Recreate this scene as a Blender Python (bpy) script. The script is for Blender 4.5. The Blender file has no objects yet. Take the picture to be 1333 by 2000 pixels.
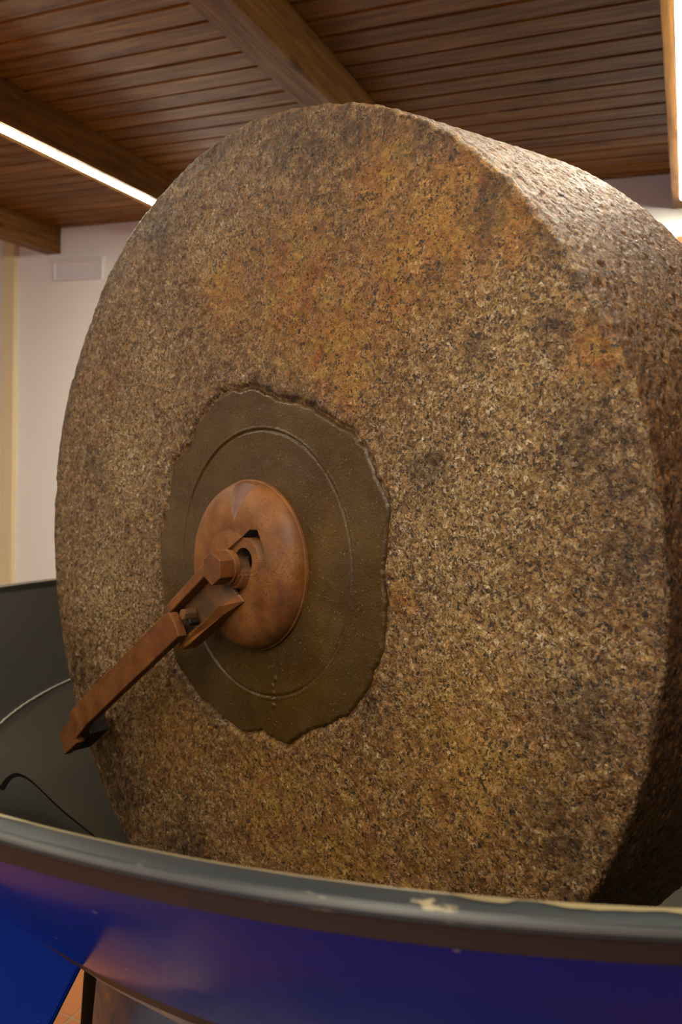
import bpy, bmesh, math, random
import numpy as np
from mathutils import Vector, Matrix

# ------------------------------------------------------------------ camera, light, exposure
S = 0.75                      # radius of the millstone in metres (plan below is in stone radii)
EYE = 2.6 * S                 # height of the lens above the floor
scene = bpy.context.scene
col = scene.collection

def W(x, y, z):               # plan units about the lens -> metres
    return Vector((x * S, y * S, z * S + EYE))

cam_d = bpy.data.cameras.new('camera')
cam = bpy.data.objects.new('camera', cam_d)
col.objects.link(cam)
right = Vector((0.91625922, 0.39829088, 0.04281835))
down = Vector((0.07078289, -0.05576659, -0.99593166))
fwd = Vector((-0.39428266, 0.91556237, -0.07928883))
m = Matrix((right, -down, -fwd)).transposed().to_4x4()
m.translation = W(0, 0, 0)
cam.matrix_world = m
cam_d.sensor_fit = 'HORIZONTAL'
cam_d.sensor_width = 24.0
cam_d.lens = 24.0 * 1559.7 / 1333
cam_d.clip_start = 0.02
cam_d.dof.use_dof = True
cam_d.dof.focus_distance = 1.22
cam_d.dof.aperture_fstop = 5.0
scene.camera = cam

world = bpy.data.worlds.new('world')
scene.world = world
world.use_nodes = True
world.node_tree.nodes['Background'].inputs[0].default_value = (0.35, 0.45, 0.8, 1)
world.node_tree.nodes['Background'].inputs[1].default_value = 1.0

LED_STRENGTH = 116.0
LED_COLOR = (1.0, 0.90, 0.69)
FILL_POWER = 20.0              # added cool fill, entering by an invented window behind the photographer

scene.view_settings.view_transform = 'Standard'
scene.view_settings.look = 'None'
scene.view_settings.exposure = 0.0
scene.view_settings.gamma = 1.0
scene.view_settings.use_curve_mapping = False

random.seed(7)

# ------------------------------------------------------------------ material helpers
def sl(r, g, b):              # sRGB 0-255 -> linear
    f = lambda c: (c / 255 / 12.92) if c / 255 <= 0.04045 else ((c / 255 + 0.055) / 1.055) ** 2.4
    return (f(r), f(g), f(b), 1.0)

class NT:
    def __init__(self, name, rough=0.5, metal=0.0, spec=0.5):
        self.m = bpy.data.materials.new(name)
        self.m.use_nodes = True
        self.t = self.m.node_tree
        self.b = self.t.nodes['Principled BSDF']
        self.b.inputs['Roughness'].default_value = rough
        self.b.inputs['Metallic'].default_value = metal
        self.b.inputs['Specular IOR Level'].default_value = spec
    def n(self, kind, **kw):
        nd = self.t.nodes.new(kind)
        for k, v in kw.items():
            if k.startswith('_'):
                setattr(nd, k[1:], v)
            else:
                self.put(nd.inputs[k.replace('__', ' ')], v)
        return nd
    def put(self, sock, v):
        if isinstance(v, bpy.types.NodeSocket):
            self.t.links.new(v, sock)
        elif isinstance(v, tuple) and len(v) == 3 and sock.type == 'RGBA':
            sock.default_value = (*v, 1)
        else:
            sock.default_value = v
    def obj(self):
        return self.n('ShaderNodeTexCoord').outputs['Object']
    def mapping(self, vec, scale=(1, 1, 1), loc=None):
        mp = self.n('ShaderNodeMapping', Vector=vec, Scale=scale)
        if loc is not None:
            self.put(mp.inputs['Location'], loc)
        return mp.outputs[0]
    def noise(self, vec, scale, detail=2.0, rough=0.5, dist=0.0, color=False):
        nd = self.n('ShaderNodeTexNoise', Vector=vec, Scale=scale, Detail=detail, Roughness=rough, Distortion=dist)
        return nd.outputs['Color' if color else 'Fac']
    def voro(self, vec, scale, out='Color', feature='F1'):
        nd = self.n('ShaderNodeTexVoronoi', _feature=feature, Vector=vec, Scale=scale)
        return nd.outputs[out]
    def ramp(self, fac, stops, interp='LINEAR'):
        nd = self.n('ShaderNodeValToRGB', Fac=fac)
        cr = nd.color_ramp
        cr.interpolation = interp
        while len(cr.elements) < len(stops):
            cr.elements.new(0.5)
        for e, (p, c) in zip(cr.elements, stops):
            e.position = p
            e.color = c if isinstance(c, tuple) and len(c) == 4 else ((c, c, c, 1) if not isinstance(c, tuple) else (*c, 1))
        return nd.outputs[0]
    def mix(self, fac, a, b, mode='MIX'):
        nd = self.n('ShaderNodeMix', _data_type='RGBA', _blend_type=mode)
        self.put(nd.inputs[0], fac); self.put(nd.inputs[6], a); self.put(nd.inputs[7], b)
        return nd.outputs[2]
    def math(self, op, a, b=0.0, clamp=False):
        nd = self.n('ShaderNodeMath', _operation=op, _use_clamp=clamp)
        self.put(nd.inputs[0], a); self.put(nd.inputs[1], b)
        return nd.outputs[0]
    def sep(self, v, which='X'):
        return self.n('ShaderNodeSeparateXYZ', Vector=v).outputs[which]
    def bump(self, h, strength=0.5, dist=0.001, normal=None):
        nd = self.n('ShaderNodeBump', Height=h, Strength=strength, Distance=dist)
        if normal is not None:
            self.put(nd.inputs['Normal'], normal)
        return nd.outputs[0]
    def done(self, color=None, rough=None, normal=None):
        if color is not None: self.put(self.b.inputs['Base Color'], color)
        if rough is not None: self.put(self.b.inputs['Roughness'], rough)
        if normal is not None: self.put(self.b.inputs['Normal'], normal)
        return self.m

M = {}

def granite(name, rim=False):
    g = NT(name, 0.42)
    o = g.obj()
    warp = g.noise(o, 120, 2, 0.6, color=True)
    wv = g.n('ShaderNodeVectorMath', _operation='SCALE')
    g.put(wv.inputs[0], warp); wv.inputs['Scale'].default_value = 0.012
    p = g.n('ShaderNodeVectorMath', _operation='ADD')
    g.put(p.inputs[0], o); g.put(p.inputs[1], wv.outputs[0])
    p = p.outputs[0]
    cell = g.sep(g.voro(p, 215))
    base = g.ramp(cell, [(0.0, sl(112, 82, 44)), (0.16, sl(150, 116, 66)), (0.45, sl(184, 148, 92)),
                         (0.72, sl(200, 164, 108)), (0.86, sl(188, 160, 124)), (1.0, sl(236, 216, 180))])
    fine = g.noise(p, 420, 3, 0.65)
    base = g.mix(0.8, base, g.ramp(fine, [(0.36, 0.2), (0.56, 0.95)]), 'MULTIPLY')
    brn = g.ramp(g.noise(g.mapping(p, (1, 1, 1), (3.1, 7.7, 1.3)), 170, 3, 0.6), [(0.39, 1.0), (0.47, 0.0)])
    base = g.mix(g.math('MULTIPLY', brn, 0.75), base, sl(98, 62, 28), 'MIX')
    at = g.n('ShaderNodeAttribute', _attribute_name='stain')
    spl = g.n('ShaderNodeSeparateColor', Color=at.outputs['Color'])
    rust, pale, dark = spl.outputs[0], spl.outputs[1], spl.outputs[2]
    mid = g.noise(o, 14, 4, 0.6)
    blotch = g.noise(o, 45, 3, 0.6)
    # brown skin over the whole stone, thinner on the pale patches
    skin = g.math('MULTIPLY', g.ramp(blotch, [(0.32, 1.0), (0.62, 0.35)]), g.math('SUBTRACT', 1.0, g.math('MULTIPLY', pale, 0.75)))
    base = g.mix(skin, base, sl(170, 132, 76), 'MULTIPLY')
    rustc = g.ramp(g.noise(o, 33, 3, 0.6), [(0.35, sl(206, 128, 40)), (0.65, sl(240, 196, 70))])
    rf = g.math('MULTIPLY', rust, g.ramp(mid, [(0.35, 0.45), (0.6, 1.0)]))
    base = g.mix(rf, base, rustc, 'MULTIPLY')
    base = g.mix(g.math('MULTIPLY', rust, 0.24), base, rustc)
    # black mica flecks in clusters
    fl = g.noise(p, 250, 3, 0.55)
    fl2 = g.noise(o, 60, 2, 0.5)
    fleck = g.ramp(g.math('ADD', fl, g.math('MULTIPLY', g.math('SUBTRACT', fl2, 0.5), 0.35)), [(0.405, 1.0), (0.435, 0.0)])
    fleck = g.math('MULTIPLY', fleck, 0.9)
    base = g.mix(fleck, base, sl(26, 22, 20))
    pit = g.ramp(g.noise(o, 75, 4, 0.7), [(0.30, 1.0), (0.42, 0.0)])
    base = g.mix(g.math('MULTIPLY', pit, 0.6), base, sl(60, 38, 22), 'MIX')
    df = g.math('MULTIPLY', dark, g.ramp(blotch, [(0.35, 1.0), (0.65, 0.45)]))
    base = g.mix(df, base, sl(104, 88, 76), 'MULTIPLY')
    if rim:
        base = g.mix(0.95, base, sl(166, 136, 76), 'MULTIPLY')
    h = g.math('ADD', g.math('MULTIPLY', g.noise(p, 230, 4, 0.62), 1.0), g.math('MULTIPLY', cell, 0.25))
    h = g.math('SUBTRACT', h, g.math('MULTIPLY', pit, 0.25))
    nrm = g.bump(h, 0.9, 0.0034)
    ro = g.ramp(cell, [(0.0, 0.3), (1.0, 0.62)]) if not rim else g.ramp(cell, [(0.0, 0.4), (1.0, 0.7)])
    return g.done(base, ro, nrm)

M['granite'] = granite('granite')
M['granite_rim'] = granite('granite_rim', True)

def plug_mat():
    g = NT('mortar_plug', 0.36)
    o = g.obj()
    a = g.noise(o, 9, 5, 0.6)
    base = g.ramp(a, [(0.3, sl(62, 39, 6)), (0.5, sl(74, 50, 11)), (0.7, sl(90, 64, 20))])
    base = g.mix(g.ramp(g.noise(o, 3.5, 3, 0.6), [(0.45, 0.0), (0.7, 0.4)]), base, sl(76, 62, 44))
    sp = g.voro(o, 250, 'Distance')
    cellc = g.sep(g.voro(o, 250))
    painted_glint = g.math('MULTIPLY', g.ramp(sp, [(0.12, 1.0), (0.25, 0.0)]), g.ramp(cellc, [(0.86, 0.0), (0.88, 1.0)]))
    base = g.mix(g.math('MULTIPLY', painted_glint, 0.6), base, sl(200, 180, 140))  # gloss glints painted into the colour as pale dots
    h = g.math('ADD', g.noise(o, 260, 3, 0.6), g.math('MULTIPLY', g.noise(o, 30, 3, 0.5), 1.2))
    ro = g.ramp(g.noise(o, 60, 3, 0.6), [(0.35, 0.26), (0.65, 0.46)])
    return g.done(base, ro, g.bump(h, 0.6, 0.0018))
M['plug'] = plug_mat()

def rust_mat(name, a, b, c, grime_shade=0.4):
    g = NT(name, 0.55, 0.0, 0.45)
    o = g.obj()
    n1 = g.noise(o, 22, 4, 0.6)
    base = g.ramp(n1, [(0.3, a), (0.5, b), (0.7, c)])
    pits = g.ramp(g.noise(o, 330, 3, 0.6), [(0.38, 1.0), (0.5, 0.0)])
    zone = g.ramp(g.noise(o, 12, 2, 0.5), [(0.42, 0.15), (0.6, 1.0)])
    base = g.mix(g.math('MULTIPLY', g.math('MULTIPLY', pits, zone), 0.55), base, sl(70, 32, 14))
    gr = g.ramp(g.noise(o, 16, 4, 0.65, 0.5), [(0.5, 0.0), (0.68, 1.0)])
    base = g.mix(g.math('MULTIPLY', gr, grime_shade), base, sl(70, 56, 42))
    h = g.math('ADD', g.noise(o, 330, 3, 0.6), g.math('MULTIPLY', g.noise(o, 45, 2, 0.5), 1.5))
    return g.done(base, g.ramp(n1, [(0.3, 0.45), (0.7, 0.66)]), g.bump(h, 0.4, 0.0012))
M['rust'] = rust_mat('rusty_iron', sl(98, 54, 20), sl(124, 74, 29), sl(144, 92, 40))
M['rust_red'] = rust_mat('red_rust', sl(90, 48, 18), sl(112, 64, 26), sl(128, 78, 33), 0.15)
M['rust_grime'] = rust_mat('greasy_rust', sl(84, 62, 42), sl(112, 76, 46), sl(140, 86, 48), 0.7)
M['rust_mauve'] = rust_mat('mauve_rust', sl(92, 62, 50), sl(112, 78, 66), sl(128, 92, 80), 0.3)
M['grime'] = rust_mat('black_grease', sl(14, 11, 9), sl(22, 17, 14), sl(34, 27, 22), 0.1)  # near-black grease tone, also stands in for shade on the arm tip

def paint_mat(name, color, rough=0.25, spec=0.5, wear=None, flecks=0.0, bumpd=0.0004, coat=0.0, haze=None, vary=0.15):
    g = NT(name, rough, 0.0, spec)
    o = g.obj()
    base = g.mix(g.math('MULTIPLY', g.noise(o, 4, 4, 0.6), vary), color, (0.0, 0.0, 0.0), 'MIX')
    ro = rough
    if haze:
        hz = g.ramp(g.noise(g.mapping(o, (1, 1, 4)), 5, 4, 0.6), [(0.45, 0.0), (0.75, 1.0)])
        base = g.mix(g.math('MULTIPLY', hz, 0.25), base, haze)
    if wear:
        wn = g.ramp(g.noise(g.mapping(o, (9, 9, 60)), 2.5, 5, 0.7), [(0.60, 0.0), (0.66, 1.0)])
        wz = g.ramp(g.noise(o, 2.1, 2, 0.5), [(0.54, 0.0), (0.62, 1.0)])
        base = g.mix(g.math('MULTIPLY', g.math('MULTIPLY', wn, wz), 0.8), base, wear)
    if flecks:
        mp = g.mapping(o, (60, 60, 110))
        d = g.voro(mp, 1.0, 'Distance')
        c = g.sep(g.voro(mp, 1.0))
        f = g.math('MULTIPLY', g.ramp(d, [(0.10, 1.0), (0.22, 0.0)]), g.ramp(c, [(1 - flecks, 0.0), (1 - flecks + 0.01, 1.0)]))
        base = g.mix(g.math('MULTIPLY', f, 0.55), base, sl(190, 190, 180))
    h = g.noise(o, 40, 3, 0.55)
    if coat:
        g.b.inputs['Coat Weight'].default_value = coat
        g.b.inputs['Coat Roughness'].default_value = 0.12
    return g.done(base, ro, g.bump(h, 0.25, bumpd))
M['blue_hull'] = paint_mat('blue_enamel', sl(0, 36, 150), 0.14, 0.06, flecks=0.03, haze=sl(30, 40, 90))
M['blue_leg'] = paint_mat('blue_enamel_leg', sl(0, 42, 142), 0.5, 0.02, flecks=0.012)
M['grey_rim'] = paint_mat('grey_rim_paint', sl(34, 41, 47), 0.46, wear=sl(206, 188, 150))
M['grey_band'] = paint_mat('grey_band_paint', sl(40, 37, 40), 0.34, 0.4, flecks=0.012)
M['wear_edge'] = paint_mat('worn_edge_metal', sl(140, 122, 92), 0.4, vary=0.5)
M['bare'] = paint_mat('bare_metal', sl(150, 134, 100), 0.4, vary=0.8)
M['scuffed_edge'] = paint_mat('scuffed_edge', sl(78, 77, 78), 0.4, vary=0.6)
M['pan_steel'] = paint_mat('dark_pan_steel', sl(34, 31, 22), 0.42, 0.16, haze=sl(40, 34, 20), vary=0.35)
M['bowl_steel'] = paint_mat('bowl_steel', sl(54, 48, 32), 0.42, 0.2, haze=sl(72, 62, 40), vary=0.4)
M['weld'] = paint_mat('bright_weld', sl(112, 108, 92), 0.35)
M['gap'] = paint_mat('dark_gap', sl(6, 5, 4), 0.9, 0.05)
M['hatch_steel'] = paint_mat('hatch_steel', sl(40, 40, 32), 0.42, 0.2, haze=sl(54, 48, 34), vary=0.4)
M['black_drum'] = paint_mat('black_paint', sl(5, 5, 5), 0.9, 0.05)

def grease_grey():
    g = NT('greasy_grey_paint', 0.4)
    o = g.obj()
    n = g.noise(o, 11, 5, 0.65, 0.4)
    base = g.ramp(n, [(0.26, sl(26, 22, 20)), (0.36, sl(92, 106, 124)), (0.58, sl(106, 120, 138)), (0.68, sl(150, 144, 104)), (0.76, sl(100, 108, 120))])
    return g.done(base, g.ramp(n, [(0.3, 0.6), (0.5, 0.3)]), g.bump(n, 0.6, 0.004))
M['grey_grease'] = grease_grey()

def steel():
    g = NT('shaft_steel', 0.4, 0.7)
    o = g.obj()
    return g.done(g.ramp(g.noise(o, 20, 3), [(0.3, sl(70, 62, 54)), (0.7, sl(120, 110, 100))]))
M['steel'] = steel()

def wood_mat(name, c1, c2, c3, axis='X', rough=0.45, lam=False):
    g = NT(name, rough, 0.0, 0.18)
    o = g.obj()
    inf = g.n('ShaderNodeObjectInfo')
    rnd = inf.outputs['Random']
    off = g.n('ShaderNodeCombineXYZ', X=g.math('MULTIPLY', rnd, 37.0), Y=g.math('MULTIPLY', rnd, 91.0), Z=g.math('MULTIPLY', rnd, 17.0))
    v = g.n('ShaderNodeVectorMath', _operation='ADD')
    g.put(v.inputs[0], o); g.put(v.inputs[1], off.outputs[0])
    sc = (1, 14, 14) if axis == 'X' else (14, 1, 14)
    p = g.mapping(v.outputs[0], sc)
    grain = g.noise(p, 3.2, 5, 0.6, 0.6)
    base = g.ramp(grain, [(0.3, c1), (0.5, c2), (0.7, c3)])
    streak = g.ramp(g.noise(g.mapping(v.outputs[0], tuple(0.25 * s for s in sc)), 5, 3, 0.5), [(0.35, 0.72), (0.65, 1.0)])
    base = g.mix(0.8, base, streak, 'MULTIPLY')
    # knots
    ks = (3.2, 9, 9) if axis == 'X' else (9, 3.2, 9)
    kv = g.n('ShaderNodeTexVoronoi', Vector=g.mapping(v.outputs[0], ks), Scale=1.0)
    kd = g.math('ADD', kv.outputs['Distance'], g.math('MULTIPLY', g.math('SUBTRACT', g.noise(p, 2, 2), 0.5), 0.12))
    kr = g.ramp(g.sep(kv.outputs['Color']), [(0.5, 0.0), (0.52, 1.0)])
    knot = g.math('MULTIPLY', g.ramp(kd, [(0.08, 1.0), (0.2, 0.0)]), kr)
    base = g.mix(g.math('MULTIPLY', knot, 0.75), base, sl(58, 28, 12))
    tone = g.ramp(rnd, [(0.0, 0.72), (1.0, 1.05)])
    base = g.mix(1.0, base, tone, 'MULTIPLY')
    return g.done(base, g.ramp(grain, [(0.3, rough + 0.08), (0.7, rough - 0.06)]), g.bump(grain, 0.15, 0.001))
M['plank'] = wood_mat('pine_plank', sl(92, 56, 13), sl(124, 81, 23), sl(150, 103, 34))
M['beam'] = wood_mat('pine_beam', sl(100, 66, 28), sl(128, 88, 40), sl(148, 106, 50), 'Y', 0.5)
M['door_wood'] = wood_mat('door_wood', sl(120, 78, 44), sl(142, 94, 54), sl(160, 110, 66))

def plaster(name, c):
    g = NT(name, 0.85)
    o = g.obj()
    base = g.mix(g.math('MULTIPLY', g.noise(o, 1.5, 3), 0.06), c, (0.3, 0.3, 0.35), 'MIX')
    return g.done(base, None, g.bump(g.noise(o, 60, 3), 0.1, 0.0008))
M['wall'] = plaster('white_plaster', sl(236, 236, 238))
M['pilaster'] = plaster('cream_plaster', sl(226, 212, 176))
M['vent'] = plaster('white_plastic', sl(222, 220, 228))

def tile_mat():
    g = NT('terracotta_tile', 0.3)
    o = g.obj()
    rnd = g.n('ShaderNodeObjectInfo').outputs['Random']
    base = g.mix(g.noise(o, 6, 4, 0.6), sl(176, 102, 48), sl(192, 120, 62))
    base = g.mix(1.0, base, g.ramp(rnd, [(0.0, 0.86), (1.0, 1.0)]), 'MULTIPLY')
    return g.done(base, 0.3)
M['tile'] = tile_mat()
M['grout'] = plaster('grout', sl(168, 140, 112))

def emit(name, color, strength):
    mm = bpy.data.materials.new(name); mm.use_nodes = True
    t = mm.node_tree; t.nodes.clear()
    e = t.nodes.new('ShaderNodeEmission'); o = t.nodes.new('ShaderNodeOutputMaterial')
    e.inputs[0].default_value = (*color, 1); e.inputs[1].default_value = strength
    t.links.new(e.outputs[0], o.inputs[0])
    return mm
M['led'] = emit('led_diffuser', LED_COLOR, LED_STRENGTH)
M['alu'] = paint_mat('white_aluminium', sl(210, 208, 200), 0.4)
gl = NT('window_glass', 0.03); gl.b.inputs['Transmission Weight'].default_value = 1.0; M['glass'] = gl.m

# ------------------------------------------------------------------ object helpers
def link(name, me, mat=None, parent=None, smooth=False, loc=None):
    if mat is not None:
        me.materials.append(M[mat] if isinstance(mat, str) else mat)
    if smooth:
        me.polygons.foreach_set('use_smooth', [True] * len(me.polygons))
    if smooth:
        me.set_sharp_from_angle(angle=math.radians(28))
    o = bpy.data.objects.new(name, me)
    col.objects.link(o)
    if parent is not None:
        o.parent = parent
    if loc is not None:
        o.location = loc
    return o

def tag(o, label, cat, group=None):
    o['label'] = label; o['category'] = cat
    if group: o['group'] = group
    return o

def empty(name, loc, rz=0.0):
    o = bpy.data.objects.new(name, None)
    col.objects.link(o); o.location = loc; o.rotation_euler = (0, 0, rz)
    o.empty_display_size = 0.05
    return o

def box_mesh(name, x0, x1, y0, y1, z0, z1, bevel=0.0, seg=2):
    bm = bmesh.new()
    r = bmesh.ops.create_cube(bm, size=1.0)
    for v in r['verts']:
        v.co = Vector(((x0 + x1) / 2 + v.co.x * (x1 - x0), (y0 + y1) / 2 + v.co.y * (y1 - y0), (z0 + z1) / 2 + v.co.z * (z1 - z0)))
    if bevel:
        bmesh.ops.bevel(bm, geom=bm.edges[:], offset=bevel, segments=seg, profile=0.5, affect='EDGES')
    me = bpy.data.meshes.new(name); bm.to_mesh(me); bm.free()
    return me

def prism(name, pts, y0, y1, bevel=0.0, seg=2):
    """outline in local x,z extruded from y0 (front) to y1 (back)"""
    bm = bmesh.new()
    a = [bm.verts.new((x, y0, z)) for x, z in pts]
    b = [bm.verts.new((x, y1, z)) for x, z in pts]
    n = len(pts)
    bm.faces.new(a); bm.faces.new(b[::-1])
    for i in range(n):
        bm.faces.new((a[i], b[i], b[(i + 1) % n], a[(i + 1) % n]))
    bmesh.ops.recalc_face_normals(bm, faces=bm.faces[:])
    if bevel:
        bmesh.ops.bevel(bm, geom=bm.edges[:], offset=bevel, segments=seg, profile=0.5, affect='EDGES')
    me = bpy.data.meshes.new(name); bm.to_mesh(me); bm.free()
    return me

def prism_s(name, pts, y1, bevel=0.0):
    """outline points (x, z, front y): the front may slope"""
    bm = bmesh.new()
    a = [bm.verts.new((x, y, z)) for x, z, y in pts]
    b = [bm.verts.new((x, y1, z)) for x, z, y in pts]
    n = len(pts)
    bm.faces.new(a); bm.faces.new(b[::-1])
    for i in range(n):
        bm.faces.new((a[i], b[i], b[(i + 1) % n], a[(i + 1) % n]))
    bmesh.ops.recalc_face_normals(bm, faces=bm.faces[:])
    if bevel:
        bmesh.ops.bevel(bm, geom=bm.edges[:], offset=bevel, segments=2, profile=0.5, affect='EDGES')
    me = bpy.data.meshes.new(name); bm.to_mesh(me); bm.free()
    return me

def lathe_z(name, prof, seg=128, tilt=None, closed=False, a0=0.0, a1=2 * math.pi, solid=0):
    """prof: (r,z) list, revolved about z. tilt(r,z,a)->z"""
    full = abs(a1 - a0 - 2 * math.pi) < 1e-6
    na = seg if full else seg + 1
    V = []; F = []
    for i in range(na):
        a = a0 + (a1 - a0) * i / seg
        for r, z in prof:
            zz = tilt(r, z, a) if tilt else z
            V.append((r * math.cos(a), r * math.sin(a), zz))
    k = len(prof)
    ks = k if closed else k - 1
    for i in range(seg):
        j = (i + 1) % na
        for q in range(ks):
            q2 = (q + 1) % k
            F.append((i * k + q, j * k + q, j * k + q2, i * k + q2))
    me = bpy.data.meshes.new(name); me.from_pydata(V, [], F)
    bm = bmesh.new(); bm.from_mesh(me)
    bmesh.ops.recalc_face_normals(bm, faces=bm.faces[:]); bm.to_mesh(me); bm.free()
    return me

def grid_mesh(name, P, closed_u):
    """P: (nu,nv,3) numpy"""
    nu, nv = P.shape[:2]
    me = bpy.data.meshes.new(name)
    iu = np.arange(nu if closed_u else nu - 1); iv = np.arange(nv - 1)
    A, B = np.meshgrid(iu, iv, indexing='ij')
    A2 = (A + 1) % nu
    F = np.stack([A * nv + B, A * nv + B + 1, A2 * nv + B + 1, A2 * nv + B], -1).reshape(-1, 4)
    me.vertices.add(nu * nv); me.vertices.foreach_set('co', P.reshape(-1).astype(np.float32))
    me.loops.add(F.size); me.loops.foreach_set('vertex_index', F.reshape(-1).astype(np.int32))
    me.polygons.add(len(F)); me.polygons.foreach_set('loop_start', np.arange(0, F.size, 4, dtype=np.int32))
    me.polygons.foreach_set('use_smooth', np.ones(len(F), bool))
    me.update(calc_edges=True); me.validate()
    return me

# numpy value noise
_rng = np.random.RandomState(3)
_T = _rng.rand(64, 64, 64).astype(np.float32)
def vnoise(P, s):
    q = P * s + 17.3
    i = np.floor(q).astype(int); f = q - i
    f = f * f * (3 - 2 * f)
    i0 = i % 64; i1 = (i + 1) % 64
    x0, y0, z0 = i0[..., 0], i0[..., 1], i0[..., 2]; x1, y1, z1 = i1[..., 0], i1[..., 1], i1[..., 2]
    fx, fy, fz = f[..., 0], f[..., 1], f[..., 2]
    c = lambda a, b, t: a + (b - a) * t
    return c(c(c(_T[x0, y0, z0], _T[x1, y0, z0], fx), c(_T[x0, y1, z0], _T[x1, y1, z0], fx), fy),
             c(c(_T[x0, y0, z1], _T[x1, y0, z1], fx), c(_T[x0, y1, z1], _T[x1, y1, z1], fx), fy), fz) - 0.5
def fbm(P, s, n=3):
    a = 0; w = 1.0
    for k in range(n):
        a = a + w * vnoise(P, s * 2.03 ** k); w *= 0.5
    return a
def sstep(a, b, x):
    t = np.clip((x - a) / (b - a), 0, 1)
    return t * t * (3 - 2 * t)

# ------------------------------------------------------------------ room shell
K = 1.85                      # room plan units per stone radius
X0, X1, Y0, Y1 = -4.6, 5.2, -2.8, 3.068
ZF, ZC = -2.6 / K, 1.0
MS, W_ = S, W
S = MS * K
def W(x, y, z):
    return Vector((x * S, y * S, z * S + EYE))
def slab(name, x0, x1, y0, y1, z0, z1, mat, kind='structure', bevel=0.0):
    a = W(x0, y0, z0); b = W(x1, y1, z1)
    o = link(name, box_mesh(name, a.x, b.x, a.y, b.y, a.z, b.z, bevel), mat)
    if kind: o['kind'] = kind
    return o
slab('wall_back', X0 - .2, X1 + .2, Y1, Y1 + .2, ZF, ZC + .25, 'wall')
slab('wall_left', X0 - .2, X0, Y0, Y1, ZF, ZC + .25, 'wall')
slab('wall_right', X1, X1 + .2, Y0, Y1, ZF, ZC + .25, 'wall')
# wall behind the photographer, with one unseen window added for the fill
wf = bpy.data.objects.new('wall_front', None)
bmw = bmesh.new()
for (x0, x1, z0, z1) in ((X0 - .2, -1.5, ZF, ZC + .25), (0.0, X1 + .2, ZF, ZC + .25), (-1.5, 0, ZF, -.7), (-1.5, 0, .4, ZC + .25)):
    a = W(x0, Y0 - .2, z0); b = W(x1, Y0, z1)
    r = bmesh.ops.create_cube(bmw, size=1.0)
    for v in r['verts']:
        v.co = Vector(((a.x + b.x) / 2 + v.co.x * (b.x - a.x), (a.y + b.y) / 2 + v.co.y * (b.y - a.y), (a.z + b.z) / 2 + v.co.z * (b.z - a.z)))
mew = bpy.data.meshes.new('wall_front'); bmw.to_mesh(mew); bmw.free()
o = link('wall_front', mew, 'wall'); o['kind'] = 'structure'
win = slab('window_1', -1.5, -1.46, Y0 - .14, Y0 - .06, -.7, .4, 'alu')  # unseen window, added so the cool fill can come in
for nm, (x0, x1, z0, z1) in (('window_frame', (-.04, 0, -.7, .4)), ('window_frame', (-1.46, -.04, -.7, -.66)), ('window_frame', (-1.46, -.04, .36, .4)), ('mullion', (-.77, -.73, -.66, .36))):
    a = W(x0, Y0 - .14, z0); b = W(x1, Y0 - .06, z1)
    link(nm, box_mesh(nm, a.x, b.x, a.y, b.y, a.z, b.z), 'alu', win)

# floor: grout bed with terracotta tiles
fl = slab('floor', X0 - .2, X1 + .2, Y0 - .2, Y1 + .2, ZF - .12, ZF - .0016, 'grout')
tp = 0.27
tm = box_mesh('tile', -tp * S / 2 + .003, tp * S / 2 - .003, -tp * S / 2 + .003, tp * S / 2 - .003, -.012, 0, 0.002, 1)
tm.materials.append(M['tile'])
nx = int((X1 - X0) / tp); ny = int((Y1 - Y0) / tp)
for i in range(nx + 1):
    for j in range(ny + 1):
        x = X1 - tp * (i + .5); y = Y1 - tp * (j + .5)
        if x < X0 or y < Y0: continue
        t = bpy.data.objects.new('tile', tm); col.objects.link(t); t.parent = fl
        t.location = W(x, y, ZF) + Vector((0, 0, random.uniform(-.0006, 0)))

# ceiling: tongue-and-groove planks on a dark backing
cl = slab('ceiling', X0 - .2, X1 + .2, Y0 - .2, Y1 + .2, ZC + .035, ZC + .12, 'door_wood')
PP = 0.0785
def plank_mesh(name, w, L, h):
    # v-jointed underside with a flat groove between neighbours
    c = 0.0085; g = 0.002
    prof = [(-w / 2 + g, h), (-w / 2 + g, c), (-w / 2 + g + c, 0), (w / 2 - g - c * .5, 0), (w / 2 - g, c), (w / 2 - g, h)]
    V = []; F = []
    for sx in (-L / 2, L / 2):
        for y, z in prof: V.append((sx, y, z))
    n = len(prof)
    for q in range(n):
        F.append((q, (q + 1) % n, n + (q + 1) % n, n + q))
    F.append(tuple(range(n))[::-1]); F.append(tuple(range(n, 2 * n)))
    me = bpy.data.meshes.new(name); me.from_pydata(V, [], F)
    bm = bmesh.new(); bm.from_mesh(me); bmesh.ops.recalc_face_normals(bm, faces=bm.faces[:]); bm.to_mesh(me); bm.free()
    return me
pm = plank_mesh('plank', PP * S, (X1 - X0) * S, .02); pm.materials.append(M['plank'])
y = 2.072 - PP / 2 + 12 * PP
ys = []
while y > Y0 + PP: ys.append(y); y -= PP
for y in ys:
    p = bpy.data.objects.new('plank', pm); col.objects.link(p); p.parent = cl
    p.location = W((X0 + X1) / 2, y, ZC) + Vector((0, 0, random.uniform(0, .0025)))
    p.location.x += random.uniform(-.0004, .0004)
last = 2.072 + 12 * PP
lm = plank_mesh('plank_edge', (Y1 - last) * S, (X1 - X0) * S, .02); lm.materials.append(M['plank'])
p = bpy.data.objects.new('plank', lm); col.objects.link(p); p.parent = cl; p.location = W((X0 + X1) / 2, (Y1 + last) / 2, ZC)

# pilaster strip on the far wall
slab('trim_1', -3.202, -3.125, Y1 - .03, Y1, ZF, ZC, 'pilaster')

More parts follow.
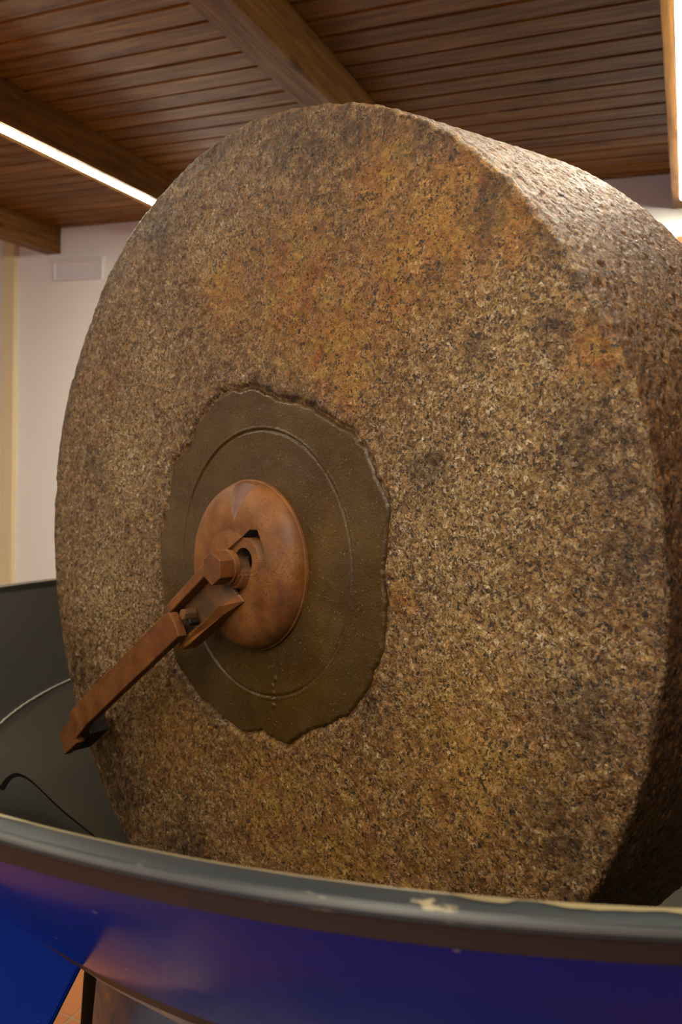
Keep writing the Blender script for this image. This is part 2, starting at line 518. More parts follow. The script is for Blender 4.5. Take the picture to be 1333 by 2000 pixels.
# ceiling beams; every second one carries a strip light
BZ = 0.88
beams = [(-3.85, 'bare pine ceiling beam outermost on the left', False),
         (-2.900, 'pine ceiling beam ending above the pilaster at left edge', False),
         (-1.898, 'pine ceiling beam carrying the diagonal strip light at left', True),
         (-0.945, 'bare pine ceiling beam rising behind the top of the millstone', False),
         (-0.070, 'pine ceiling beam with strip light at the right edge', True),
         (0.90, 'bare pine ceiling beam right of the photographer', False),
         (1.85, 'second bare pine ceiling beam right of the photographer', False), (2.8, 'third bare pine ceiling beam right of the photographer', False),
         ]
bl_ = (Y1 - Y0) * S
bmesh_beam = box_mesh('beam', -.043 * S, .043 * S, -bl_ / 2, bl_ / 2, 0, (ZC - BZ) * S, .0015, 1)
bmesh_beam.materials.append(M['beam'])
LEDW = 0.018
def led_prof(w, h, n=8):
    return [(w * math.cos(math.pi * k / n), -h * math.sin(math.pi * k / n)) for k in range(n + 1)]
def led_mesh(L):
    pr = led_prof(LEDW * S, .008)
    V = [(x, s * L / 2, z) for s in (-1, 1) for x, z in pr]; n = len(pr)
    F = [(q, q + 1, n + q + 1, n + q) for q in range(n - 1)] + [tuple(range(n)), tuple(range(n, 2 * n))[::-1], (0, n, 2 * n - 1, n - 1)]
    me = bpy.data.meshes.new('led_diffuser'); me.from_pydata(V, [], F)
    bm = bmesh.new(); bm.from_mesh(me); bmesh.ops.recalc_face_normals(bm, faces=bm.faces[:]); bm.to_mesh(me); bm.free()
    return me
ly0, ly1 = Y0 + .3, 2.945
ledm = led_mesh((ly1 - ly0) * S); ledm.materials.append(M['led'])
chan = box_mesh('mounting_channel', -LEDW * S, LEDW * S, -(ly1 - ly0) * S / 2, (ly1 - ly0) * S / 2, 0, .004)
chan.materials.append(M['alu'])
for bx, lab, lit in beams:
    b = bpy.data.objects.new('ceiling_beam', bmesh_beam); col.objects.link(b)
    b.location = W(bx, (Y0 + Y1) / 2, BZ)
    tag(b, lab, 'beam', 'pine beams under the plank ceiling')
    if lit:
        e = empty('strip_light', W({-1.898: -1.8835, -.07: -.068}[bx], (ly0 + ly1) / 2, BZ))
        tag(e, {-1.898: 'long glowing strip light under the left beam, running down to the millstone',
                -0.07: 'long glowing strip light under the beam at right edge of view'}[bx], 'strip light', 'strip lights under the beams')
        c = bpy.data.objects.new('mounting_channel', chan); col.objects.link(c); c.parent = e; c.location = (0, 0, -.004)
        d = bpy.data.objects.new('diffuser', ledm); col.objects.link(d); d.parent = e; d.location = (0, 0, -.004)

# wall vent left of the stone
ve = empty('wall_vent', W(-2.742, Y1, .795))
tag(ve, 'white rectangular vent cover high on the white wall left of the stone', 'vent')
hw, hh = .148 * S, .046 * S
fr = bmesh.new()
def addbox(bm, x0, x1, y0, y1, z0, z1):
    r = bmesh.ops.create_cube(bm, size=1.0)
    for v in r['verts']:
        v.co = Vector(((x0 + x1) / 2 + v.co.x * (x1 - x0), (y0 + y1) / 2 + v.co.y * (y1 - y0), (z0 + z1) / 2 + v.co.z * (z1 - z0)))
def bm_link(name, bm, mat, parent=None, smooth=False, bevel=0.0):
    if bevel: bmesh.ops.bevel(bm, geom=bm.edges[:], offset=bevel, segments=2, profile=0.5, affect='EDGES')
    me = bpy.data.meshes.new(name); bm.to_mesh(me); bm.free()
    return link(name, me, mat, parent, smooth)
addbox(fr, -hw, hw, -.022, 0, hh - .008, hh); addbox(fr, -hw, hw, -.022, 0, -hh, -hh + .008)
addbox(fr, -hw, -hw + .008, -.022, 0, -hh + .008, hh - .008); addbox(fr, hw - .008, hw, -.022, 0, -hh + .008, hh - .008)
bm_link('frame', fr, 'vent', ve)
hd = bmesh.new(); addbox(hd, -hw - .02, hw + .012, -.03, 0, hh, hh + .012); bm_link('hood', hd, 'vent', ve)
pn = bmesh.new(); addbox(pn, -hw + .008, hw - .008, -.003, 0, -hh + .008, hh - .008); bm_link('cover_panel', pn, 'vent', ve)

# timber door in the far wall, its head just showing beside the stone
dz = .775
d = slab('door_1', -.03, 1.15, Y1 - .012, Y1, ZF, dz - .07, 'door_wood')
for x0, x1, z0, z1 in ((-.092, -.03, ZF, dz), (1.15, 1.21, ZF, dz), (-.03, 1.15, dz - .07, dz)):
    a = W(x0, Y1 - .045, z0); b = W(x1, Y1, z1)
    link('door_frame', box_mesh('door_frame', a.x, b.x, a.y, b.y, a.z, b.z), 'door_wood', d)
a = W(.02, Y1 - .03, -.8); link('door_handle', box_mesh('door_handle', a.x, a.x + .12, a.y - .03, a.y, a.z, a.z + .018, .004), 'steel', d)

# ------------------------------------------------------------------ millstone
S = MS
def W(x, y, z):
    return Vector((x * S, y * S, z * S + EYE))
ZF = -2.6
TH = -0.3866
mill = empty('millstone', W(-.937, 1.609, -.272), TH)
tag(mill, 'huge upright granite edge-runner millstone stained with rust, standing in the blue pan', 'millstone')

DISC_PX = [(0.015, 0.43), (-0.07, 0.402), (-0.131, 0.394), (-0.19, 0.367), (-0.248, 0.316), (-0.28, 0.263), (-0.35, 0.214),
           (-0.369, 0.096), (-0.404, 0.024), (-0.388, -0.143), (-0.312, -0.324), (-0.201, -0.38), (-0.133, -0.395), (-0.026, -0.424),
           (0.052, -0.401), (0.145, -0.401), (0.211, -0.349), (0.275, -0.32), (0.35, -0.271), (0.39, -0.207), (0.421, -0.137),
           (0.421, -0.033), (0.414, 0.038), (0.425, 0.162), (0.384, 0.22), (0.348, 0.28), (0.314, 0.305), (0.236, 0.336), (0.153, 0.364), (0.064, 0.379)]
DISC_PX[0] = (0.03, 0.392)
_a = np.array([math.atan2(z, x) for x, z in DISC_PX]); _r = np.array([math.hypot(x, z) for x, z in DISC_PX])
_o = np.argsort(_a); _a = _a[_o]; _r = _r[_o]
def disc_r(ang):
    ang = (ang + np.pi) % (2 * np.pi) - np.pi
    base = np.interp(ang, np.r_[_a[-1] - 2 * np.pi, _a, _a[0] + 2 * np.pi], np.r_[_r[-1], _r, _r[0]])
    P = np.stack([np.cos(ang), np.sin(ang), 0 * ang], -1)
    return base + .010 * fbm(P, 9, 2) + .006 * fbm(P, 30, 2)
DISC_OFF = -0.030      # the mortar plug sits this far behind the plane of the stone's edge

def stain_fields(X, Z, P):
    def blobs(L):
        f = 0
        for (x, z, r) in L:
            d = np.hypot(X - x, Z - z) + .06 * fbm(P, 9, 3)
            f = np.maximum(f, np.exp(-(d / (r * 1.05)) ** 2))
        return f
    rust = blobs([(0.26, 0.52, 0.14), (0.12, 0.62, 0.16), (0.53, 0.67, 0.12), (-0.12, 0.64, 0.1), (0.61, 0.76, 0.06), (0.71, 0.66, 0.06),
                  (0.38, 0.8, 0.09), (0.88, 0.45, 0.05), (0.3, 0.42, .06), (0.47, -0.02, 0.04), (.43, .62, .1), (.2, .47, .08)])
    rust = np.maximum(rust, .55 * blobs([(0.65, -0.29, 0.2), (0.08, -0.53, 0.22), (.35, -.62, .25), (-.3, -.5, .15), (.6, -.6, .15)]))
    pale = blobs([(0.66, 0.42, 0.17), (0.59, 0.17, 0.2), (0.72, 0.26, 0.16), (-0.59, 0.21, 0.15), (-0.67, -0.17, 0.15), (0.64, -0.06, 0.14),
                  (0.82, -0.06, 0.1), (-0.15, 0.75, 0.09), (.72, -.25, .1), (-.45, .5, .12)])
    dark = blobs([(0.32, 0.89, 0.08), (0.2, 0.88, 0.06), (0.65, 0.69, 0.05), (0.85, 0.3, 0.07), (0.94, 0.12, 0.06), (0.9, 0.23, 0.05),
                  (0.78, 0.48, 0.04), (0.89, -0.13, 0.08), (0.86, -0.35, 0.1), (0.54, 0.6, 0.03), (-0.75, 0.2, 0.06), (-0.82, -0.44, 0.1),
                  (-0.43, 0.82, 0.06), (-0.52, -0.74, 0.1), (0.39, -0.24, 0.05), (0.63, 0.45, 0.03), (0.52, 0.23, 0.035),
                  (0.49, 0.85, 0.06), (.75, -.6, .12), (-.2, -.8, .1), (.1, .93, .06), (.6, -.75, .1), (.3, -.85, .1)])
    rr = np.hypot(X, Z)
    dark = np.maximum(dark * .8, .6 * sstep(.93, 1.0, rr + .05 * fbm(P, 7, 3)))
    return rust, pale, dark

def ring_dark(rr, dr):         # crust round the plug
    return np.exp(-((rr - dr) / .022) ** 2)

def build_stone():
    NA = 1900
    ang = np.linspace(0, 2 * np.pi, NA, endpoint=False)
    # face rings
    rf = np.linspace(.34, .990, 236)
    A, Rr = np.meshgrid(ang, rf, indexing='ij')
    X = Rr * np.cos(A); Z = Rr * np.sin(A)
    P3 = np.stack([X, 0 * X, Z], -1)
    dr = disc_r(A)
    dep = .030 * (1 - sstep(.45, .97, Rr))               # slightly dished face
    dep = dep - .002 * sstep(dr + .002, dr + .02, Rr) * (1 - sstep(.45, .8, Rr))
    dep = dep + .03 * (1 - sstep(dr - .014, dr + .003, Rr))  # falls away behind the plug
    rough = .0042 * fbm(P3, 5, 3) + .0030 * fbm(P3, 28, 3) + .0032 * fbm(P3, 95, 2)
    dep = dep + rough
    edge_gap = np.exp(-((Rr - dr - .004) / .006) ** 2) * .006
    dep = dep + edge_gap
    # outline of the arris
    def orad(a):
        Q = np.stack([np.cos(a), np.sin(a), 0 * a], -1)
        d = .006 * fbm(Q, 4, 2) + .005 * fbm(Q, 20, 3) + .004 * fbm(Q, 70, 2)
        dg = np.degrees(a)
        d = d - .009 * (sstep(136, 142, dg) * (1 - sstep(152.6, 153.4, dg)))
        d = d - .008 * (sstep(172, 172.6, dg) * (1 - sstep(174, 176, dg)))
        d = d - .003 * np.exp(-((dg - 22) / 5) ** 2) - .004 * np.exp(-((dg - 352) / 3) ** 2)
        return d
    o_ = orad(A)
    t = sstep(.94, .985, Rr)
    Rr2 = Rr + o_ * t
    face = np.stack([Rr2 * np.cos(A) * S, dep * S, Rr2 * np.sin(A) * S], -1)
    # rounded arris then rim
    q = np.linspace(0, np.pi / 2, 9)[1:]
    er = .010
    rA = np.concatenate([.990 + er * np.sin(q), 1.0 + (1.046 - 1.0) * np.linspace(0, 1, 150)[1:] + .002])
    dA = np.concatenate([er * (1 - np.cos(q)), er + (.476 - er) * np.linspace(0, 1, 150)[1:]])
    A2, R2 = np.meshgrid(ang, rA, indexing='ij'); _, D2 = np.meshgrid(ang, dA, indexing='ij')
    X2 = R2 * np.cos(A2); Z2 = R2 * np.sin(A2)
    Q3 = np.stack([X2, D2, Z2], -1)
    nz = .0030 * fbm(Q3, 5, 3) + .0016 * fbm(Q3, 30, 3) + .0034 * fbm(Q3 * np.array([.6, 1, .6]), 120, 2)
    Q3s = np.stack([X2 * .5, D2, Z2 * .5], -1)
    pits = np.clip(fbm(Q3s, 150, 2) - .16, 0, 1) * .016
    fade = np.exp(-D2 / .02)
    R3 = R2 + orad(A2) * fade + nz - pits * (1 - fade)
    R3 = R3 - .008 * np.clip(fbm(Q3, 11, 2) , 0, 1) * np.exp(-((D2 - .02) / .03) ** 2)
    rim = np.stack([R3 * np.cos(A2) * S, (D2 + .0 + nz * .3 * fade) * S, R3 * np.sin(A2) * S], -1)
    # back face
    rb = np.array([1.03, .6, .2, .02])
    A4, R4 = np.meshgrid(ang, rb, indexing='ij')
    back = np.stack([R4 * np.cos(A4) * S, np.full_like(R4, .49 * S), R4 * np.sin(A4) * S], -1)
    inner = np.stack([.02 * np.cos(ang) * S, np.full_like(ang, .075 * S), .02 * np.sin(ang) * S], -1)[:, None, :]
    P = np.concatenate([inner, face, rim, back], 1)
    me = grid_mesh('stone', P, True)
    me.materials.append(M['granite']); me.materials.append(M['granite_rim'])
    nv = P.shape[1]
    nface = 1 + face.shape[1] + 6
    mi = np.zeros((NA, nv - 1), np.int32); mi[:, nface:] = 1
    me.polygons.foreach_set('material_index', mi.reshape(-1))
    # stain attribute
    XX = P[..., 0] / S; ZZ = P[..., 2] / S; YY = P[..., 1] / S
    PP3 = np.stack([XX, YY, ZZ], -1)
    rust, pale, dark = stain_fields(XX, ZZ, PP3)
    RR = np.hypot(XX, ZZ); AA = np.arctan2(ZZ, XX)
    rg = np.clip(ring_dark(RR, disc_r(AA) + .010) * (.15 + 1.6 * fbm(PP3, 6, 2) + .55 * np.exp(-((AA - 1.4) / .35) ** 2)), 0, 1)
    dark = np.clip(np.maximum(dark, rg), 0, 1)
    rust = np.clip(np.maximum(rust, .5 * rg), 0, 1)
    isrim = np.zeros_like(XX); isrim[:, nface:] = 1
    rrim = np.clip(.45 + 1.2 * fbm(PP3, 3.5, 3), 0, 1)
    rust = rust * (1 - isrim) + isrim * rrim * .28
    pale = pale * (1 - isrim) + isrim * np.clip(.4 - fbm(PP3, 4, 2), 0, 1)
    dark = dark * (1 - isrim) + isrim * np.clip(fbm(PP3, 6, 3) * .8, 0, .6)
    C = np.ones((NA * nv, 4), np.float32)
    C[:, 0] = rust.reshape(-1); C[:, 1] = pale.reshape(-1); C[:, 2] = dark.reshape(-1)
    at = me.color_attributes.new('stain', 'FLOAT_COLOR', 'POINT')
    at.data.foreach_set('color', C.reshape(-1))
    return me
link('stone', build_stone(), None, mill)

def build_plug():
    NA = 1100; NR = 170
    ang = np.linspace(0, 2 * np.pi, NA, endpoint=False)
    f = np.linspace(0.001, 1, NR)
    A, Fq = np.meshgrid(ang, f, indexing='ij')
    dr = disc_r(A)
    rad = np.where(Fq < .87, Fq / .87 * .37, .37 + (Fq - .87) / .13 * (dr - .37))
    rad = np.minimum(rad, dr * np.maximum(Fq, .2))
    rad = Fq * dr
    X = rad * np.cos(A); Z = rad * np.sin(A)
    P3 = np.stack([X, 0 * X, Z], -1)
    gx, gz = X - .02, Z + .003
    gr = np.hypot(gx, gz)
    y = -DISC_OFF + .0015 * fbm(P3, 6, 2) + .0005 * fbm(P3, 40, 2)
    breaks = np.clip(.75 + 1.6 * fbm(P3, 7, 2), .15, 1.0)
    y = y + .0055 * np.exp(-((gr - .310) / .0022) ** 2) * breaks      # turned groove
    y = y - .0016 * np.exp(-((gr - .3155) / .0022) ** 2) * breaks
    y = y - .004 * (1 - sstep(.19, .29, gr))
    ed = dr - rad
    y = y + .006 * (1 - sstep(0, .006, ed))
    # small raised marks near the bottom of the turned ring
    for (mx, mz, s) in ((.118, -.262, .006), (.109, -.281, .005), (.112, -.297, .0065), (.111, -.312, .005), (.113, -.325, .0065)):
        y = y - .003 * np.exp(-(((X - mx + .02) / s) ** 2 + ((Z - mz) / s) ** 2) ** 2)
    P = np.stack([X * S, y * S, Z * S], -1)
    side = P[:, -1:, :].copy(); side[..., 1] = .055 * S
    P = np.concatenate([P, side], 1)
    me = grid_mesh('mortar_plug', P, True)
    return me
o = link('mortar_plug', build_plug(), 'plug', mill)
o['label'] = 'dark olive-brown mortar disc with ragged edge and turned ring'

# ------------------------------------------------------------------ hub on the plug
hub = empty('hub_cap', (0, 0, 0)); hub.parent = mill
HC = (0.0, -0.010)             # hub centre in the face plane

def poly_inside(X, Z, pts):
    ins = np.zeros(X.shape, bool); n = len(pts)
    for i in range(n):
        x1, z1 = pts[i]; x2, z2 = pts[(i + 1) % n]
        c = ((z1 > Z) != (z2 > Z)) & (X < (x2 - x1) * (Z - z1) / (z2 - z1 + 1e-12) + x1)
        ins ^= c
    return ins

def build_dome():
    NA = 900; NR = 300
    ang = np.linspace(0, 2 * np.pi, NA, endpoint=False)
    f = np.linspace(.002, 1, NR)
    A, Fq = np.meshgrid(ang, f, indexing='ij')
    Rb = .198
    # profile: nearly flat crown, rounded shoulder, steep wall
    rr = Rb * Fq
    t = np.clip((rr - .085) / (Rb - .085), 0, 1)
    h = .046 - .009 * (rr / .085).clip(0, 1) ** 2 * 1.0 - .060 * (1 - np.sqrt(np.clip(1 - t ** 2.6, 0, 1)))
    base = DISC_OFF - .008
    h = np.maximum(h, base)
    X = rr * np.cos(A) + HC[0]; Z = rr * np.sin(A) + HC[1]
    P3 = np.stack([X, 0 * X, Z], -1)
    h = h + .0022 * fbm(P3, 9, 2)
    # slit at the top: sharp right side, soft left side
    zz = Z
    cx = .033 - .030 * (.190 - zz) / .085                # right edge of the cut leans
    wdt = np.clip((zz - .095) / .095, 0, 1) * .078 + .002
    u_ = (cx + .012 - X) / wdt
    slit = (u_ > 0) & (u_ < 1) & (zz > .098)
    cut = np.where(slit, .35 + .65 * (1 - u_), 0) * sstep(.095, .150, zz) * .030
    h = h - cut
    # square-ish port
    dia = [(.069, .082), (.000, .030), (.02, -.012), (.083, -.018), (.125, .006), (.119, .045), (.092, .084)]
    port = poly_inside(X, Z, dia)
    rr1 = np.hypot(X - .048, Z - .008)
    ringm = (rr1 < .054) & (rr1 > .031)
    h = np.where(port & ~ringm, .004, h)
    h = np.where(port & ringm, np.minimum(h, .035), h)
    h = np.where(rr1 <= .031, -.004, h)
    # bore lip continuing below the nut
    r0 = np.hypot(X - .000, Z + .004)
    an = np.degrees(np.arctan2(Z + .004, X))
    arc = (an < -8) & (an > -96)
    h = np.where(arc & (r0 < .079) & (r0 > .058), h - .020, h)
    h = np.where(arc & (r0 < .066) & (r0 > .05), h - .006, h)
    y = -h
    me = grid_mesh('dome', np.stack([X * S, y * S, Z * S], -1), True)
    me.materials.append(M['rust']); me.materials.append(M['grime']); me.materials.append(M['rust_mauve'])
    arcm = arc & (r0 < .079) & (r0 > .072)
    pi = arcm | ((port & ~ringm) | (rr1 <= .031))
    mi = (pi[:, :-1] & pi[:, 1:]).astype(np.int32)
    mi[slit[:, :-1]] = 2
    me.polygons.foreach_set('material_index', mi.reshape(-1))
    return me
dm = link('dome', build_dome(), None, hub); dm['label'] = 'rounded rusty iron hub cap with a slit at its top'

# flange under the dome
def disc_y(name, r, y0, y1, mat, parent, cx=0, cz=0, seg=96, bevel=0.002, n=None):
    pts = [(cx + r * S * math.cos(2 * math.pi * k / seg), cz + r * S * math.sin(2 * math.pi * k / seg)) for k in range(seg)]
    return link(name, prism(name, pts, y0, y1, bevel), mat, parent)
disc_y('base_ring', .201, -(-.030 + .012) * S, .034 * S, 'rust', hub, HC[0] * S, HC[1] * S)

# hexagonal nut and washer
def hexpts(r, rot):
    return [(HC[0] * S + r * S * math.cos(rot + k * math.pi / 3), HC[1] * S - .001 + r * S * math.sin(rot + k * math.pi / 3)) for k in range(6)]
link('nut', prism('nut', hexpts(.0385, math.radians(35)), -.088 * S, -.046 * S, .0012, 2), 'rust_red', hub)
disc_y('washer', .042, -.052 * S, -.036 * S, 'rust', hub, HC[0] * S, HC[1] * S - .001, 64, .002)

# channel bracket from the hub towards the arm
et = (-.8, -.6); ev = (.6, -.8)
def tv(t, v): return ((et[0] * t + ev[0] * v) * S, (et[1] * t + ev[1] * v) * S)
def tvs(L): return [tv(*p) for p in L]
link('bracket_flange', prism('bracket_flange', tvs([(.035, -.022), (.045, .004), (.250, .007), (.262, -.004), (.255, -.015)]), -.078 * S, -.048 * S, .0018), 'rust', hub)
def tvy(L): return [tv(t, v) + (-y * S,) for t, v, y in L]
link('bracket_flange', prism_s('bracket_flange', tvy([(.005, .080, .044), (.000, .101, .040), (.06, .103, .062), (.215, .103, .068), (.250, .101, .070), (.262, .090, .072), (.240, .081, .072), (.06, .080, .064)]), -.026 * S, .0016), 'rust', hub)
link('bracket_web', prism_s('bracket_web', tvy([(.03, -.012, .046), (.03, .03, .040), (.02, .09, .032), (.08, .09, .042), (.245, .09, .046), (.245, -.005, .048), (.08, -.008, .048)]), -.026 * S, .001), 'rust_grime', hub)

# scraper arm: flat bar with stepped end, held by a small bolt
arm = empty('scraper_arm', (0, 0, 0)); arm.parent = mill
bar = [(.205, .018), (.228, .012), (.35, .0125), (.60, .014), (.843, .019), (.853, .040), (.940, .044), (.944, .111), (.846, .110), (.848, .097), (.759, .088), (.5, .086), (.198, .085), (.196, .05)]
link('bar', prism('bar', tvs(bar), -.100 * S, -.076 * S, .0016), 'rust_red', arm)
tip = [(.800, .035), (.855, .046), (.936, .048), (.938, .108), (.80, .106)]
link('tip_block', prism('tip_block', tvs(tip), -.077 * S, -.018 * S, .002), 'grime', arm)  # shade behind the bar end painted in as near-black
bc = tv(.176, .040)
def hexat(cx, cz, r, rot=0.3): return [(cx + r * math.cos(rot + k * math.pi / 3), cz + r * math.sin(rot + k * math.pi / 3)) for k in range(6)]
link('bolt', prism('bolt', hexat(bc[0], bc[1], .0105), -.085 * S, -.05 * S, .001), 'rust_grime', arm)
bc = tv(.176, .062)
link('bolt', prism('bolt', hexat(bc[0], bc[1], .008, .1), -.078 * S, -.05 * S, .001), 'grime', arm)
# axle behind the stone
disc_y('axle', .07, .485 * S, .80 * S, 'steel', mill, 0, 0, 48)

# ------------------------------------------------------------------ crushing pan
PCX, PCY = -.6147, 2.4016
pan = empty('crushing_pan', W(PCX, PCY, ZF))
tag(pan, 'wide round blue steel pan with grey rim holding the millstone', 'pan')
TX, TY = .0407, -.0401
def panz(z): return (z - ZF) * S
def tilt(r, z, a):
    # rim stands slightly out of level; lower courses are level
    z0 = z / S + ZF
    w = min(max((z0 + .9) / (.9 - .502), 0), 1)
    return z + w * (TX * r / S * math.cos(a) + TY * r / S * math.sin(a)) * S
def pl(L): return [(r * S, panz(z)) for r, z in L]
RZ = -.510
RI, RO = 1.722, 1.760
ofs = 0.0
rimp = pl([(RI, RZ - .03), (RI, RZ - .004), (RI + .003, RZ), (RI + .006, RZ + .001), (RO - .006, RZ + .0005), (RO - .002, RZ - .0025), (RO, RZ - .006), (RO, RZ - .010), (RI + .01, RZ - .03)])
link('rim', lathe_z('rim', rimp, 512, tilt, True), 'grey_rim', pan, True)
band = pl([(RO, RZ - .009), (RO - .003, RZ - .010), (RO - .005, RZ - .0300), (RO - .02, RZ - .0300), (RO - .02, RZ - .009)])
link('band', lathe_z('band', band, 512, tilt, True), 'grey_band', pan)
# worn bright line on the inner rim edge, paler grey line on the outer
wr = pl([(RI - .0004, RZ - .0035), (RI + .0006, RZ + .0006), (RI + .0042, RZ + .0016), (RI + .0050, RZ + .0010), (RI + .001, RZ - .004)])
link('worn_edge', lathe_z('worn_edge', wr, 512, tilt, True), 'wear_edge', pan, True)
wr = pl([(RO - .0035, RZ - .0010), (RO - .0005, RZ - .0035), (RO + .0006, RZ - .0060), (RO - .0010, RZ - .0080), (RO - .004, RZ - .006)])
link('worn_edge', lathe_z('worn_edge', wr, 512, tilt, True), 'scuffed_edge', pan, True)
# bare scuffs where the paint has gone from the inner edge of the rim
def scuff(a0, a1, wmax, seed):
    n_ = 90; V = []; F = []
    for i in range(n_ + 1):
        t = i / n_; a = math.radians(a0 + (a1 - a0) * t)
        q = np.array([[a * 40 + seed, seed, .3]])
        w = wmax * (math.sin(math.pi * t) ** .4) * max(.06, .55 + 1.3 * float(fbm(q, 1.0, 3)[0]))
        for rr_, dz_ in ((RI + .0022, .0004), (RI + .0035, .0012), (RI + .0045 + w, .0012)):
            V.append((rr_ * S * math.cos(a), rr_ * S * math.sin(a), tilt(rr_ * S, panz(RZ + dz_ + .0006), a)))
        if i:
            b_ = 3 * (i - 1)
            F += [(b_, b_ + 1, b_ + 4, b_ + 3), (b_ + 1, b_ + 2, b_ + 5, b_ + 4)]
    me = bpy.data.meshes.new('bare_scuff'); me.from_pydata(V, [], F)
    o = link('bare_scuff', me, 'bare', pan, True); o['label'] = 'cream patch of bare metal along the rim'
scuff(-75.5, -66.0, .013, 1.7); scuff(-96, -91.6, .008, 5.1)
# outer hull (slightly bellied cone)
hp = []
for k in range(25):
    t = k / 24
    r = (RO - .0125) + (1.395 - (RO - .0125)) * t
    z = (RZ - .027) + (-.9 - (RZ - .027)) * t
    bul = .012 * math.sin(math.pi * t)
    hp.append((r + bul * .7, z - bul * .7))
hull = hp + [(r - .006, z + .004) for r, z in hp[::-1]]
link('hull', lathe_z('hull', pl(hull), 512, tilt, True), 'blue_hull', pan, True)
# inner lining: steep wall, then sloping floor
lin = [(RI + .002, RZ - .002), (RI - .002, RZ - .02)]
for k in range(1, 16):
    t = k / 15
    lin.append((RI - .002 + (1.405 - RI + .002) * t, RZ - .02 + (-.872 - RZ + .02) * t))
link('lining', lathe_z('lining', pl(lin + [(1.42, -.885), (RI + .01, RZ - .03)]), 384, tilt, True), 'pan_steel', pan, True)
def conez(r): return -.9 + (r - 1.38) / 1.236
bowl = [(1.406, -.873), (1.38, -.9), (1.2, conez(1.2)), (1.0, conez(1.0)), (.93, -1.27), (.90, -1.279), (.38, -1.327), (.02, -1.33), (.02, -1.345), (.93, -1.345), (1.37, -.93), (1.39, -.9)]
link('bowl', lathe_z('bowl', pl(bowl), 384, None, True), 'bowl_steel', pan)
link('underside', lathe_z('underside', pl([(1.388, -.902), (1.372, -.935), (.95, -1.352), (.9, -1.37)]), 256, None, False), 'grey_grease', pan, True)
ws = [(1.400 + .0045 * math.cos(q * math.pi / 4), -.880 + .0045 * math.sin(q * math.pi / 4)) for q in range(8)]
ws = [(r - .004, z + .002) for r, z in ws]
link('weld_seam', lathe_z('weld_seam', pl(ws), 384, lambda r, z, a: z + .0012 * math.sin(a * 190), True), 'weld', pan, True)
# discharge hatch let into the sloping floor: rounded outline with a dark gap
def on_cone(a, r, lift):
    n = (-.777, .629)          # outward of the cone surface, towards the bowl's inside (r, z)
    return ((r + n[0] * lift * 0.0) * S * math.cos(a), r * S * math.sin(a), panz(conez(r) + lift))
corner = [(-138.0, 1.345), (-140.1, 1.322), (-142.3, 1.316), (-144.2, 1.310), (-145.7, 1.300), (-146.4, 1.285), (-146.6, 1.266), (-146.3, 1.242), (-144.9, 1.174), (-144.2, 1.108), (-143.0, 1.0), (-141.5, .965), (-138, .955), (-124, .96), (-121, .97), (-119.5, .99), (-119, 1.05), (-118.5, 1.28), (-119.5, 1.33), (-122, 1.35)]
def hatch_mesh(name, grow, lift, thick):
    cxa = sum(a for a, r in corner) / len(corner); cxr = sum(r for a, r in corner) / len(corner)
    pts = []
    # resample smoothly
    L = corner; n = len(L)
    for i in range(n):
        p0, p1, p2, p3 = L[i - 1], L[i], L[(i + 1) % n], L[(i + 2) % n]
        for t in (0, .25, .5, .75):
            f = lambda a, b, c, d: .5 * ((2 * b) + (c - a) * t + (2 * a - 5 * b + 4 * c - d) * t * t + (3 * b - a - 3 * c + d) * t ** 3)
            pts.append((f(p0[0], p1[0], p2[0], p3[0]), f(p0[1], p1[1], p2[1], p3[1])))
    bm = bmesh.new(); rings = []
    for fr_ in (1.0, .8, .6, .4, .2, .02):
        rg = []
        for a, r in pts:
            da = (a - cxa); d_r = (r - cxr)
            ln = math.hypot(math.radians(da) * 1.2, d_r)
            k = (fr_ * (1 + grow / ln))
            rg.append(bm.verts.new(on_cone(math.radians(cxa + da * k), cxr + d_r * k, lift)))
        rings.append(rg)
    low = [bm.verts.new((v.co.x, v.co.y, v.co.z - thick)) for v in rings[0]]
    m_ = len(pts)
    for q in range(len(rings) - 1):
        for i in range(m_):
            bm.faces.new((rings[q][i], rings[q][(i + 1) % m_], rings[q + 1][(i + 1) % m_], rings[q + 1][i]))
    for i in range(m_):
        bm.faces.new((low[i], low[(i + 1) % m_], rings[0][(i + 1) % m_], rings[0][i]))
    bm.faces.new(rings[-1])
    bmesh.ops.recalc_face_normals(bm, faces=bm.faces[:])
    me = bpy.data.meshes.new(name); bm.to_mesh(me); bm.free()
    return me
link('hatch_gap', hatch_mesh('hatch_gap', .004, .0035, .004), 'gap', pan)
hk = link('hatch', hatch_mesh('hatch', -.012, .0050, .003 * S), 'hatch_steel', pan); hk['label'] = 'rounded discharge hatch let into the pan floor'
# drum pedestal under the pan, with a greasy grey cladding on its front
drum = []
for k in range(13):
    t = k / 12
    drum.append((1.075 + .034 * math.sin(min(1, t * 2.2) * math.pi / 2), -1.19 + (ZF + 1.19) * t))
link('drum', lathe_z('drum', pl([(.9, -1.40)] + drum + [(.9, ZF)]), 256, None, True), 'black_drum', pan, True)
a0_, a1_ = math.radians(-125.5), math.radians(-20)
clad = [(r + .004, z) for r, z in drum] + [(r + .014, z) for r, z in drum[::-1]]
link('cladding', lathe_z('cladding', pl(clad), 160, lambda r, z, a: z, True, a0_, a1_), 'grey_grease', pan, True)
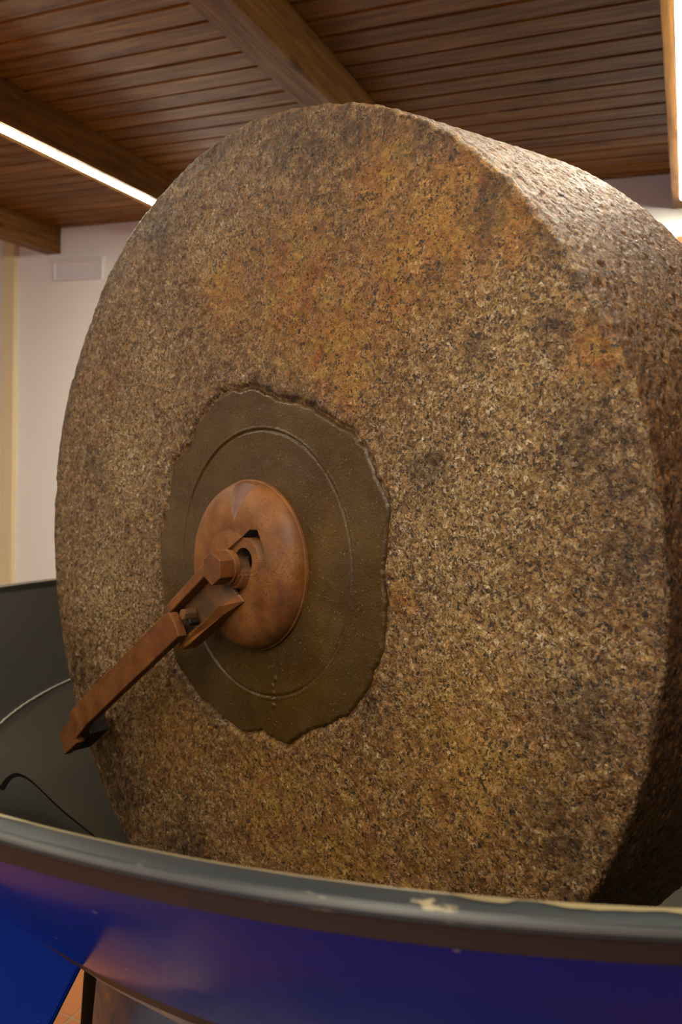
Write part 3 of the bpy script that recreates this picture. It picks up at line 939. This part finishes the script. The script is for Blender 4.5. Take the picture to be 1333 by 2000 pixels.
# hub and post in the middle of the pan
link('centre_post', lathe_z('centre_post', pl([(.02, -1.325), (.26, -1.325), (.26, -1.14), (.13, -1.08), (.11, -.9), (.11, -.1), (.09, -.06), (.02, -.06)]), 64, None, True), 'steel', pan, True)

# blue support leg under the hull at left
P0 = Vector((-.897, 1.036))
rd = (P0 - Vector((PCX, PCY))).normalized(); tg = Vector((-rd.y, rd.x))     # tangent, pointing right of view
if tg.x < 0: tg = -tg
def legpt(s, dpt, z):
    q = P0 + tg * s - rd * dpt
    return W(q.x, q.y, z)
LEG_SLOPE = 0.0
# where the slanting right edge meets the lower frame line
dq = Vector((-.838, .901, -.9))                                 # sight line to the low end of the edge
k_ = (P0.dot(rd)) / (dq.xy.dot(rd))
E1 = dq * k_
s1 = (E1.xy - P0).dot(tg); z1 = E1.z
sl_ = s1 / (z1 + .9)
def edge_s(z): return sl_ * (z + .9)
legv = []
for dpt in (0.0, .012):
    for (s, z) in ((edge_s(-.872), -.872), (edge_s(-1.9), -1.9), (edge_s(-1.9) - .02, ZF), (-1.05, ZF), (-1.05, -1.3), (-.62, -.872)):
        legv.append(legpt(s, dpt, z) - pan.location)
n6 = 6
lf = [tuple(range(6)), tuple(range(6, 12))[::-1]] + [(i, (i + 1) % 6, 6 + (i + 1) % 6, 6 + i) for i in range(6)]
me = bpy.data.meshes.new('support_leg'); me.from_pydata([tuple(v) for v in legv], [], lf)
bm = bmesh.new(); bm.from_mesh(me); bmesh.ops.recalc_face_normals(bm, faces=bm.faces[:]); bmesh.ops.bevel(bm, geom=bm.edges[:], offset=.002, segments=2, affect='EDGES'); bm.to_mesh(me); bm.free()
link('support_leg', me, 'blue_leg', pan)

# ------------------------------------------------------------------ added cool fill lamp outside the invented window
ld = bpy.data.lights.new('daylight', 'AREA'); ld.shape = 'RECTANGLE'; ld.size = 2.5 * S; ld.size_y = 1.7 * S
ld.energy = FILL_POWER; ld.color = (.55, .68, 1.0)
lo = bpy.data.objects.new('daylight', ld); col.objects.link(lo)
lo.location = (-.75 * S * K, (Y0 - .3) * S * K, EYE - .15 * S * K); lo.rotation_euler = (math.radians(90), 0, math.radians(0))
print('stone tris ready')
